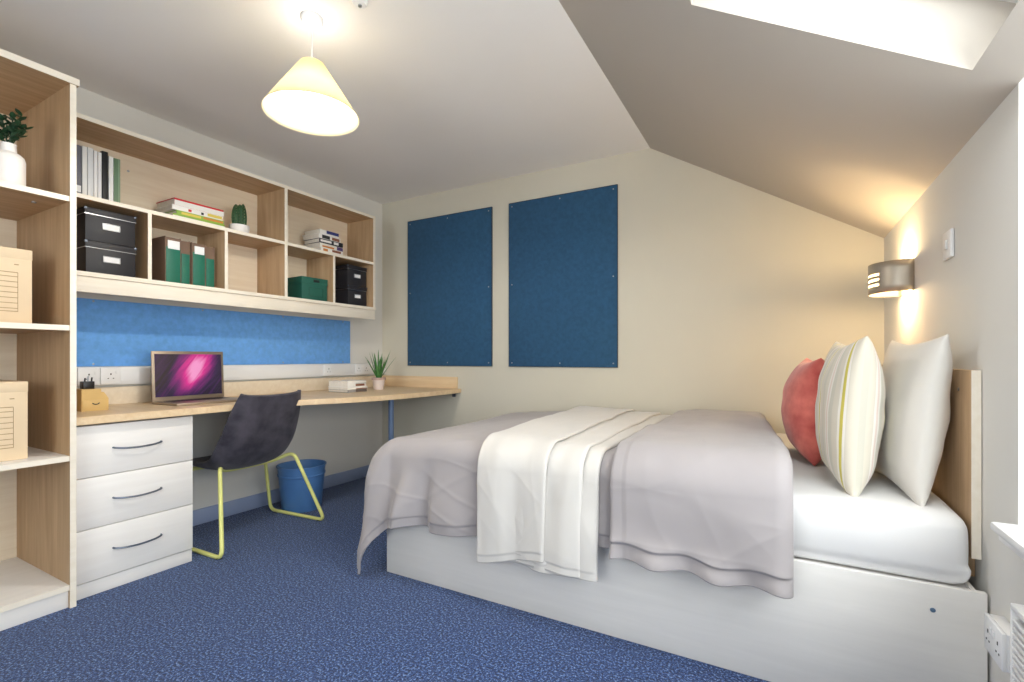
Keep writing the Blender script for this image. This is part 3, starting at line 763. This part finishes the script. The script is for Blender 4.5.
# ------------------------------------------------------------------ pinboards on back wall
for (x0, x1, lab) in ((-2.76, -1.93, 'navy felt pinboard, left of the two on the back wall'), (-1.775, -.95, 'navy felt pinboard, right of the two, nearer the sloping ceiling')):
    t = thing('pinboard', lab, 'pinboard', (x0, YB - .001, .94), 0, 'navy pinboards on the back wall')
    w = x1 - x0; h = 1.215
    pbox('felt', M['board'], t, 0, w, -.012, 0, 0, h, bev=.002)
    bm = bmesh.new()
    for q in ((-.003, 0, -.003, h + .003), (w, w + .003, -.003, h + .003), (0, w, -.003, 0), (0, w, h, h + .003)): box(bm, q[0], q[1], -.013, 0, q[2], q[3])
    link('edge_trim', bm, fcol('dark_edge_trim', rgb(40, 52, 66)), t)
    for x in (.025, w / 2, w - .025):
        for z in (.025, h / 2, h - .025):
            if x == w / 2 and z == h / 2: continue
            screws(t, [(x, -.0125, z)], .005)

# ------------------------------------------------------------------ bed
BX0, BX1, BY0, BY1, BZ = -1.612, .469, 1.688, 3.14, .389
bd = thing('bed_base', 'pale laminate divan bed base standing on the carpet against the back wall', 'bed', (0, 0, 0))
pbox('front_panel', M['bedbase'], bd, BX0, BX1, BY0, BY0 + .02, 0, BZ, bev=.003)
pbox('end_panel', M['bedbase'], bd, BX0, BX0 + .02, BY0 + .02, BY1, 0, BZ, bev=.002)
pbox('end_panel', M['bedbase'], bd, BX1 - .030, BX1 - .018, BY0 + .02, BY1, 0, BZ, bev=.002)
pbox('back_panel', M['bedbase'], bd, BX0 + .02, BX1 - .03, BY1 - .02, BY1, 0, BZ, bev=.002)
pbox('deck', M['bedbase'], bd, BX0 + .02, BX1 - .03, BY0 + .02, BY1 - .02, BZ - .03, BZ - .004)
bm = bmesh.new(); t_ = bmesh.new(); lathe(t_, [(0, 0), (.006, 0), (.006, .002), (.003, .003), (0, .0025)], 20)
bmesh.ops.transform(t_, matrix=Matrix.Translation((.359, BY0, .321)) @ Matrix.Rotation(PI / 2, 4, 'X'), verts=t_.verts); merge(bm, t_)
link('bolt_cap', bm, fcol('blue_bolt', rgb(86, 112, 140)), bd)
# headboard
hb = thing('headboard', 'pale maple headboard panel fixed to the right wall behind the cushions', 'headboard', Rw(0, 0, 0), RR)
panel = pbox('panel', M['maple'], hb, .05, 1.405, -.022, -.002, .457, .967, bev=.002)
pbox('edge_strip', M['edge'], hb, 1.405, 1.407, -.022, -.002, .457, .967)
pbox('strut', M['maple'], hb, 1.30, 1.36, -.02, -.002, .392, .457, bev=.002)
pbox('strut', M['maple'], hb, .12, .18, -.02, -.002, .392, .457, bev=.002)
sc = bmesh.new(); lathe(sc, [(0, 0), (.006, 0), (.004, .002), (0, .002)], 12); bmesh.ops.transform(sc, matrix=Matrix.Translation((1.30, -.0222, .91)) @ Matrix.Rotation(PI / 2, 4, 'X'), verts=sc.verts); link('screw', sc, M['chrome'], hb)

# mattress
def smooth(a, b, x):
    t = max(0, min(1, (x - a) / (b - a))); return t * t * (3 - 2 * t)
bm = bmesh.new()
MX0, MX1, MY0, MY1, MZ0, MZ1 = -1.55, .443, 1.703, 3.12, .390, .580
def rounded_box(bm, x0, x1, y0, y1, z0, z1, r, n=60, ny=40, nz=10, p=5):
    # superellipsoid-like soft block by mapping a subdivided cube
    t = bmesh.new(); bmesh.ops.create_cube(t, size=2)
    bmesh.ops.subdivide_edges(t, edges=t.edges[:], cuts=30, use_grid_fill=True)
    cx, cy, cz = (x0 + x1) / 2, (y0 + y1) / 2, (z0 + z1) / 2; hx, hy, hz = (x1 - x0) / 2, (y1 - y0) / 2, (z1 - z0) / 2
    for v in t.verts:
        q = V((v.co.x * hx, v.co.y * hy, v.co.z * hz))
        # concentrate verts toward edges
        f = lambda a, h: math.copysign(h * (1 - max(0., 1 - abs(a) / h) ** 1.6), a)
        q = V((f(q.x, hx), f(q.y, hy), f(q.z, hz)))
        inner = V((max(-hx + r, min(hx - r, q.x)), max(-hy + r, min(hy - r, q.y)), max(-hz + r, min(hz - r, q.z))))
        d = q - inner
        if d.length > 1e-9: q = inner + d.normalized() * r * min(1, 1)
        v.co = q + V((cx, cy, cz))
    merge(bm, t)
rounded_box(bm, MX0, MX1, MY0, MY1, MZ0, MZ1, .045)
for v in bm.verts:
    n = noise.noise(V((v.co.x * 5, v.co.y * 5, v.co.z * 9))) * .006
    bulge = .02 * math.sin(PI * max(0, min(1, (v.co.z - MZ0) / (MZ1 - MZ0))))
    low = v.co.z < MZ0 + .05
    if low and v.co.y < MY0 + .05 and v.co.z > MZ0 + .002: v.co.y = min(v.co.y, MY0 + .004)
    if v.co.y < MY0 + .03: v.co.y -= bulge * .5 - .004 + n
    if v.co.x > MX1 - .03: v.co.x += n * .5
    if v.co.z > MZ1 - .03: v.co.z += n
solo('mattress', bm, M['sheet'], 'white sheeted mattress lying on the pale bed base', 'mattress', angle=180)

# --- draped bedding -------------------------------------------------
EDY, EX = 1.722, -1.54          # where cloth starts to turn over the front / foot
RAD = .085
def edge_curve(d, r=RAD, flare=.04):
    if d <= 0: return 0., 0.
    q = r * PI / 2
    if d < q: return r * math.sin(d / r), r * (1 - math.cos(d / r))
    return r + flare * (d - q), r + (d - q)
def topz(x, y):
    z = .660 + .006 * math.sin(x * 3.1 + 1) + .008 * noise.noise(V((x * 3, y * 3, 0))) + .004 * noise.noise(V((x * 9, y * 7, 2)))
    z -= .03 * smooth(-1.2, -1.55, x) * 1.0
    z -= .015 * smooth(2.8, 3.1, y)
    return z
def cloth_point(a, b):
    """a: x on top (may pass the foot edge), b: y on top (may pass the front edge)"""
    da = max(0., EX - a); db = max(0., EDY - b)
    x = max(a, EX); y = max(b, EDY)
    z = topz(x, y)
    if da <= 0 and db <= 0: return V((x, y, z))
    if da <= 0:
        o, dr_ = edge_curve(db); 
        hang = smooth(.1, .42, db)
        o += hang * (.012 * math.sin(x * 9 + 1.1) + .010 * noise.noise(V((x * 5, db * 4, 7))))
        o += hang * (.055 * math.exp(-((x + 1.42 + .12 * db) / .05) ** 2) - .045 * math.exp(-((x + 1.31 + .1 * db) / .035) ** 2) + .02 * math.exp(-((x + 1.18) / .09) ** 2))
        lift = .02 * math.exp(-((x + 1.42) / .09) ** 2) * hang
        return V((x, y - o, z - dr_ + lift))
    if db <= 0:
        o, dr_ = edge_curve(da, .13, .04)
        return V((x - o - .012 * math.sin(y * 11) * smooth(.1, .4, da), y, z - dr_))
    r = math.hypot(da, db); th = math.atan2(da, db)   # 0 front .. pi/2 foot
    o, dr_ = edge_curve(r, .085 + .045 * math.sin(th), .04)
    k = math.sin(2 * th)
    o += .05 * smooth(.05, .28, r) * k * k + .02 * smooth(.42, .62, r) * k + smooth(.1, .42, r) * (.055 * math.exp(-((th - .12) / .22) ** 2) * (1 - smooth(0, .1, abs(0))) * 0)
    # fold of the front face carried to the corner
    hang = smooth(.1, .42, r)
    e = math.cos(th) ** 6
    x0 = x
    o += e * hang * (.012 * math.sin(x0 * 9 + 1.1) + .055 * math.exp(-((x0 + 1.42 + .12 * r) / .05) ** 2))
    return V((x - o * math.sin(th), y - o * math.cos(th), z - dr_ * (1 - .0 * k)))
def cloth_normal(a, b):
    e = .004
    u = cloth_point(a + e, b) - cloth_point(a - e, b); v = cloth_point(a, b + e) - cloth_point(a, b - e)
    n = u.cross(v)
    return n.normalized() if n.length > 1e-12 else V((0, 0, 1))
def lerp(a, b, t): return a + (b - a) * t
def head_x(b): return lerp(.028, -.075, smooth(1.65, 3.05, b)) 
def hem_front(a):   # cloth coordinate b of the front hem
    drop = lerp(.392, .315, smooth(-1.35, -.55, a)) + .038 * smooth(-.5, -.3, a) + .004 * math.sin(a * 9)
    drop += .03 * smooth(-1.45, -1.7, a)
    return EDY - (drop - RAD + RAD * PI / 2)
def vmap(v, top, hem):
    # a third of the rows over the bed top, the rest down the hanging side
    m = EDY - .0
    return lerp(top, m, v / .36) if v < .36 else lerp(m, hem, (v - .36) / .64)
def crumple(a, b, seed=0.):
    r = 0.
    for (ang, f, am) in ((.5, 5., 1.), (1.25, 7., .7), (2.3, 6., .8)):
        c_, s_ = math.cos(ang), math.sin(ang)
        n = noise.noise(V(((a * c_ + b * s_) * f, (-a * s_ + b * c_) * f * .28, seed + ang)))
        r += am * (max(0., 1 - abs(n) * 5.) ** 2)
    return r
def frange(a, b, n): return [a + (b - a) * i / (n - 1) for i in range(n)]
FOOT = EX - .51
rows = []
for v in frange(0, 1, 170):
    row = []
    for u in frange(0, 1, 190):
        # front part denser
        btop = 3.07
        a0 = lerp(FOOT, head_x(vmap(v, btop, hem_front(-.5))) - .01, u)
        b = vmap(v, btop, hem_front(a0))
        p = cloth_point(a0, b)
        dd = hem_front(a0) + .042
        nn = cloth_normal(a0, b)
        p += nn * (-.006 * smooth(dd + .004, dd - .003, b) + .0028 * crumple(a0, b, 2.) * (.35 + .65 * smooth(EDY + .1, EDY - .25, b)))
        p.z += .0
        if p.z < .012: p.z = .012 + (p.z - .012) * .02
        row.append(p)
    rows.append(row)
bm = bmesh.new(); gridmesh(bm, rows)
dv = solo('duvet', bm, M['duvet'], 'pale grey duvet spread over the bed with its corner hanging to the floor', 'duvet', angle=180)
solidify(dv, .012, -1)

# turned-down part (double thickness, with flange border)
FX0 = -.512
def flap(name, xa, xb_f, h0, r_end, hemd, nU=110, nV=170, left_r=.015, wave=.0, parent=None, mat=None, border=True):
    rows = []
    for v in frange(0, 1, nV):
        row = []
        for u in frange(0, 1, nU):
            uu = 1 - (1 - u) ** 1.5
            bb = vmap(v, 3.065, EDY - .4)
            xa_ = xa(bb) if callable(xa) else xa
            xe = xb_f(bb)
            a = lerp(xa_, xe, uu)
            hem = EDY - (hemd(a) - RAD + RAD * PI / 2)
            b = vmap(v, 3.065, hem)
            d = xe - a; hd = h0
            if d < r_end: hd = h0 * math.sqrt(max(0, 1 - (1 - d / r_end) ** 2))
            dl = a - xa_
            if dl < left_r: hd *= .35 + .65 * math.sqrt(max(0, 1 - (1 - dl / left_r) ** 2))
            n = cloth_normal(a, b)
            hh = hd + .003
            fr_ = smooth(EDY - .05, EDY - .4, b)
            hh += wave * fr_ * (math.sin(a * 34 + 1) * .5 + .5) * math.exp(-((b - hem) / .06) ** 2)
            if border:
                e1 = b - (hem + .05); 
                if e1 < .006: hh -= .014 * smooth(.006, -.004, e1)
                e2 = dl - .055
                if e2 < .004: hh -= .003 * smooth(.004, -.002, e2)
            hh += .006 * noise.noise(V((a * 6, b * 6, 4))) + .0022 * crumple(a, b, 8.)
            row.append(cloth_point(a, b) + n * hh)
        rows.append(row)
    bm = bmesh.new(); gridmesh(bm, rows)
    return bm
bm = flap('fold', FX0, lambda b: head_x(b) + .005, .046, .05, lambda a: .335 + .012 * smooth(-.5, .0, a) + .004 * math.sin(a * 30), wave=.035)
tf = link('turned_down_flap', bm, M['duvet'], dv, angle=180); solidify(tf, .008, -1)

# throw
th_ = thing('throw_blanket', 'cream folded throw laid across the grey duvet and hanging down the bed side', 'throw', (0, 0, 0))
def throw_sheet(x_back0, x_front0, x_back1, x_front1, h, hemd, seed):
    rows = []
    for v in frange(0, 1, 170):
        row = []
        for u in frange(0, 1, 76):
            bb = vmap(v, 3.06, EDY - .45)
            k = (3.05 - max(1.72, bb)) / 1.33
            a0 = lerp(x_back0, x_front0, k); a1 = lerp(x_back1, x_front1, k)
            a = lerp(a0, a1, u)
            hem = EDY - (hemd(a) - RAD + RAD * PI / 2)
            b = vmap(v, 3.06, hem)
            fr_ = smooth(EDY + .06, EDY - .22, b)
            hh = h + fr_ * (.006 * (1 + math.sin(a * 34 + seed + 1.5 * fr_)) + .016 * (noise.noise(V((a * 9 + seed + fr_ * .5, b * 1.3, seed))) + .35)) + .003 * noise.noise(V((a * 20, b * 6, seed)))
            if b < hem + .03: hh -= .003
            hh += .0016 * crumple(a * 1.3, b * .8, seed) * (.3 + .7 * fr_)
            # rounded turned edges
            for dd in (a - a0, a1 - a):
                if dd < .012: hh -= .008 * (1 - math.sqrt(max(0, 1 - (1 - dd / .012) ** 2)))
            row.append(cloth_point(a, b) + cloth_normal(a, b) * hh)
        rows.append(row)
    bm = bmesh.new(); gridmesh(bm, rows); return bm
for (args, hh, hd, sd) in (((-1.13, -1.035, -.565, -.555), .010, lambda a: .435, 1.),
                           ((-1.14, -1.045, -.645, -.61), .022, lambda a: .42 + .01 * smooth(-.7, -.6, a), 4.),
                           ((-1.145, -1.05, -.81, -.745), .036, lambda a: .455 - .06 * smooth(-1.05, -.76, a), 7.)):
    o = link('fold_layer', throw_sheet(*args, hh, hd, sd), M['throw'], th_, angle=180); solidify(o, .007, -1)

# ------------------------------------------------------------------ cushions
def cushion_bm(W, H, T, puff=.5, pinch=.10, seed=0, wr=.006, bias=0.):
    bm = bmesh.new(); N = 44; lay = bm.verts.layers.float.new('across')
    for side in (1, -1):
        rows = []
        for i in range(N + 1):
            v = math.sin((-1 + 2 * i / N) * PI / 2)
            row = []
            for j in range(N + 1):
                u = math.sin((-1 + 2 * j / N) * PI / 2)
                k = max(0., (1 - u * u) * (1 - v * v))
                th = T / 2 * k ** puff
                x = u * W / 2 * (1 - pinch * (1 - v * v)); z = v * H / 2 * (1 - pinch * (1 - u * u))
                n = wr * k ** .35 * (noise.noise(V((x * 9 + seed, z * 9, side * 3))) + .6 * noise.noise(V((x * 4, z * 16 + seed, side))))
                row.append(V((x, side * (th + n) - bias * k ** .6, z)))
            rows.append(row)
        gv = gridmesh(bm, rows, flip=side > 0)
        for r_ in gv:
            ac = 0.
            for q in range(len(r_)):
                if q: ac += (r_[q].co - r_[q - 1].co).length
                r_[q][lay] = ac * (1 if side > 0 else -1)
    bmesh.ops.remove_doubles(bm, verts=bm.verts, dist=.0004)
    return bm
def place_cushion(o, near, far_dir_deg, W, H, lean_deg):
    """near: lower-near corner position on the mattress; width runs away from the camera"""
    a = math.radians(far_dir_deg)
    u = V((math.cos(a), math.sin(a), 0))
    o.rotation_euler = (0, 0, 0)
    R = Matrix.Rotation(a, 4, 'Z') @ Matrix.Rotation(math.radians(lean_deg), 4, 'X')
    c = V(near) + u * W / 2 + (R @ V((0, 0, H / 2)))
    o.matrix_world = Matrix.Translation(c) @ R
    return o
# local x: away from camera, local y: ... ; lean about x axis
def cushion(name, mat, label, near, adeg, W, H, T, lean, **k):
    bm = cushion_bm(W, H, T, **k)
    o = link(name, bm, mat, None, angle=75)
    place_cushion(o, near, adeg, W, H, lean); tag(o, label, 'cushion')
    return o
cw = cushion('cushion', M['cushion_white'], 'white square cushion leaning on the headboard, rightmost of the three', (.352, 1.762, .570), 95, .50, .50, .142, 6.5, puff=.42, pinch=.09, seed=2, wr=.007, bias=.006)
cs = cushion('cushion', M['striped'], 'cream cushion with yellow and white stripes between the white and coral ones', (.197, 1.780, .568), 93.5, .52, .50, .182, 3.5, puff=.42, pinch=.10, seed=5, wr=.007, bias=.010)
cr = cushion('cushion', M['velvet'], 'coral velvet cushion, leftmost on the bed behind the striped one', (.115, 2.20, .582), 94, .42, .42, .215, 3, puff=.45, pinch=.09, seed=9, wr=.010)
cw['group'] = cs['group'] = cr['group'] = 'cushions standing at the head of the bed'

# ------------------------------------------------------------------ right wall fittings
wl = thing('wall_light', 'curved satin metal wall light with three glowing slots above the bed', 'wall light', Rw(.54, 0, 1.276), RR)
bm = bmesh.new(); A, B, Hh = .12, .13, .129; NS = 40; cols = [PI * k / NS for k in range(NS + 1)]
zr = [0, .03, .041, .052, .063, .074, .085, .096, Hh]
def wlp(t, z, k=1): return V((-A * k * math.cos(t), -.004 - B * k * max(0., math.sin(t)) ** .8, z + .0))
grid = [[bm.verts.new(wlp(t, z)) for t in cols] for z in zr]
for i in range(len(zr) - 1):
    for j in range(NS):
        tm = (cols[j] + cols[j + 1]) / 2
        if i in (1, 3, 5) and .44 * PI < tm < .72 * PI: continue
        bm.faces.new((grid[i][j], grid[i][j + 1], grid[i + 1][j + 1], grid[i + 1][j]))
solidify(link('shade', bm, M['lamp_metal'], wl, angle=50), .003, 1)
pbox('back_plate', M['lamp_metal'], wl, -.119, .119, -.006, -.001, .001, Hh - .001, bev=.001)
bm = bmesh.new(); lathe(bm, [(0, -.02), (.018, -.016), (.026, .004), (.022, .026), (.012, .042), (0, .046)], 20, (0, -.062, .055)); link('bulb', bm, emit('warm_bulb', (1, .82, .5, 1), 40), wl)
def light(name, kind, loc, energy, color, parent=None, **k):
    l = bpy.data.lights.new(name, kind); l.energy = energy; l.color = color
    for a, b in k.items(): setattr(l, a, b)
    o = bpy.data.objects.new(name, l); COL.objects.link(o); o.location = loc
    if parent: o.parent = parent
    return o
light('wall_lamp_light', 'POINT', (0, -.062, .005), 6.2, (1, .72, .38), wl, shadow_soft_size=.02)
light('wall_lamp_light', 'POINT', (0, -.062, .118), 6.2, (1, .72, .38), wl, shadow_soft_size=.02)

sw = thing('light_switch', 'white switch plate on the right wall near the wall light', 'switch', Rw(1.13, 0, 1.318), RR)
pbox('plate', M['plastic'], sw, -.043, .043, -.011, -.001, 0, .088, bev=.003)
pbox('rocker', M['plastic'], sw, -.012, .012, -.016, -.011, .03, .058, bev=.002)
socket('white double socket low on the right wall beside the bed base', 1.612, .001, .291, 2, RR, Rw, box_=True).scale.x = .74
# radiator
ra = thing('radiator', 'white finned panel radiator below the window at the right edge', 'radiator', Rw(1.845, .0, 0), RR)
pbox('back_panel', M['white'], ra, 0, 1.0, -.05, -.035, .12, .505, bev=.004)
pbox('side_cover', M['white'], ra, -.004, .004, -.078, -.03, .115, .515, bev=.003)
pbox('side_cover', M['white'], ra, .996, 1.004, -.078, -.03, .115, .515, bev=.003)
bm = bmesh.new()
for k in range(28): box(bm, .006, .994, -.078, -.066, .125 + k * .0132, .125 + k * .0132 + .0075, bev=.002)
link('fins', bm, M['white'], ra)
pbox('top_grille', M['white'], ra, -.004, 1.004, -.078, -.03, .505, .517, bev=.003)
pbox('bracket', M['white'], ra, .2, .23, -.035, -.001, .2, .45); pbox('bracket', M['white'], ra, .78, .81, -.035, -.001, .2, .45)
bm = bmesh.new(); tube(bm, [(.03, -.05, .12), (.03, -.05, 0)], .008, 10); tube(bm, [(.97, -.05, .12), (.97, -.05, 0)], .008, 10); link('pipe', bm, M['white'], ra)

# ------------------------------------------------------------------ pendant
pn = thing('pendant_light', 'cream conical pendant light hanging lit from the ceiling', 'pendant light', (-1.632, 1.292, CZ))
bm = bmesh.new(); lathe(bm, [(.043, 0), (.043, -.012), (.036, -.022), (.012, -.03), (.006, -.04), (.004, -.045)], 32); link('ceiling_rose', bm, M['plastic'], pn)
bm = bmesh.new(); tube(bm, [(0, 0, -.03), (0, 0, -.205)], .0028, 8); link('cord', bm, M['plastic'], pn)
bm = bmesh.new(); lathe(bm, [(.006, -.195), (.017, -.2), (.017, -.232), (.036, -.234), (.036, -.238), (.018, -.240), (.018, -.262)], 20); link('lamp_holder', bm, M['plastic'], pn)  # wide disc added to the holder to block the bulb's upward beam
def shade_mat():
    m = bpy.data.materials.new('cream_shade'); m.use_nodes = True; nt = m.node_tree; b = nt.nodes['Principled BSDF']
    b.inputs['Base Color'].default_value = rgb(250, 243, 214); b.inputs['Roughness'].default_value = .8
    tr_ = nt.nodes.new('ShaderNodeBsdfTranslucent'); tr_.inputs['Color'].default_value = rgb(250, 240, 204)
    x = nt.nodes.new('ShaderNodeMixShader'); x.inputs[0].default_value = .55
    o = nt.nodes['Material Output']
    nt.links.new(b.outputs[0], x.inputs[1]); nt.links.new(tr_.outputs[0], x.inputs[2]); nt.links.new(x.outputs[0], o.inputs[0]); return m
bm = bmesh.new(); lathe(bm, [(.045, -.184), (.180, -.389)], 56, caps=False); sd = link('lamp_shade', bm, shade_mat(), pn, angle=60); solidify(sd, .0015, 0)
bm = bmesh.new()
for a in (0, 2 * PI / 3, 4 * PI / 3): tube(bm, [(.018 * math.cos(a), .018 * math.sin(a), -.235), (.046 * math.cos(a), .046 * math.sin(a), -.184)], .0014, 6)
link('shade_ring', bm, M['chrome'], sd)
bm = bmesh.new(); lathe(bm, [(0, -.345), (.022, -.338), (.03, -.318), (.026, -.292), (.014, -.27), (.013, -.258)], 24); link('bulb', bm, emit('warm_white_bulb', (1, .93, .8, 1), 35), pn)
light('pendant_lamp_light', 'POINT', (0, 0, -.355), 36, (1, .94, .85), pn, shadow_soft_size=.035)
light('pendant_lamp_light', 'POINT', (0, 0, -.192), 2.0, (1, .94, .85), pn, shadow_soft_size=.012)

sm = thing('smoke_detector', 'small white ceiling detector just behind the pendant at the top edge', 'detector', (-1.392, 1.316, CZ))
bm = bmesh.new(); lathe(bm, [(.030, 0), (.030, -.008), (.022, -.018), (0, -.02)], 28); link('body', bm, M['plastic'], sm)
bm = bmesh.new(); lathe(bm, [(.0, -.0195), (.007, -.0195), (.007, -.025), (0, -.026)], 16); link('sensor', bm, M['chrome'], sm)

# ------------------------------------------------------------------ daylight
wd = bpy.data.worlds.new('overcast_sky'); SC.world = wd; wd.use_nodes = True
bg = wd.node_tree.nodes['Background']; bg.inputs['Color'].default_value = (.97, .985, 1.0, 1); bg.inputs['Strength'].default_value = 8.8
def portal(name, center, normal, sx, sy):
    l = bpy.data.lights.new(name, 'AREA'); l.shape = 'RECTANGLE'; l.size = sx; l.size_y = sy
    l.cycles.is_portal = True
    o = bpy.data.objects.new(name, l); COL.objects.link(o); o.location = center
    o.rotation_euler = V(normal).to_track_quat('-Z', 'Y').to_euler(); return o
c = V(Rw((WS0 + WS1) / 2, -.24, (WZ + EZ) / 2)); portal('window_daylight_portal', c, (-1, 0, 0), 2.2, 1.1)
c = onslope((y0 + y1) / 2, (b0 + b1) / 2, .25); portal('roof_window_daylight_portal', c, -nrm, 1.1, 1.1)

portal('added_window_portal', (-1.0, YF - .14, 1.35), (0, 1, 0), 1.45, 1.25)  # daylight through the added window behind the camera
# ------------------------------------------------------------------ camera
cam = bpy.data.cameras.new('camera'); co = bpy.data.objects.new('camera', cam); COL.objects.link(co)
co.location = (0, 0, 1.0); co.rotation_euler = (PI / 2, 0, math.radians(29.108))
cam.sensor_width = 36; cam.lens = 36 * 482.1 / 1024; cam.shift_y = (358.2 - 341) / 1024
cam.clip_start = .02
SC.camera = co
SC.view_settings.view_transform = 'Standard'; SC.view_settings.look = 'None'
SC.view_settings.gamma = 1; SC.view_settings.use_curve_mapping = False
SC.view_settings.exposure = 0.0
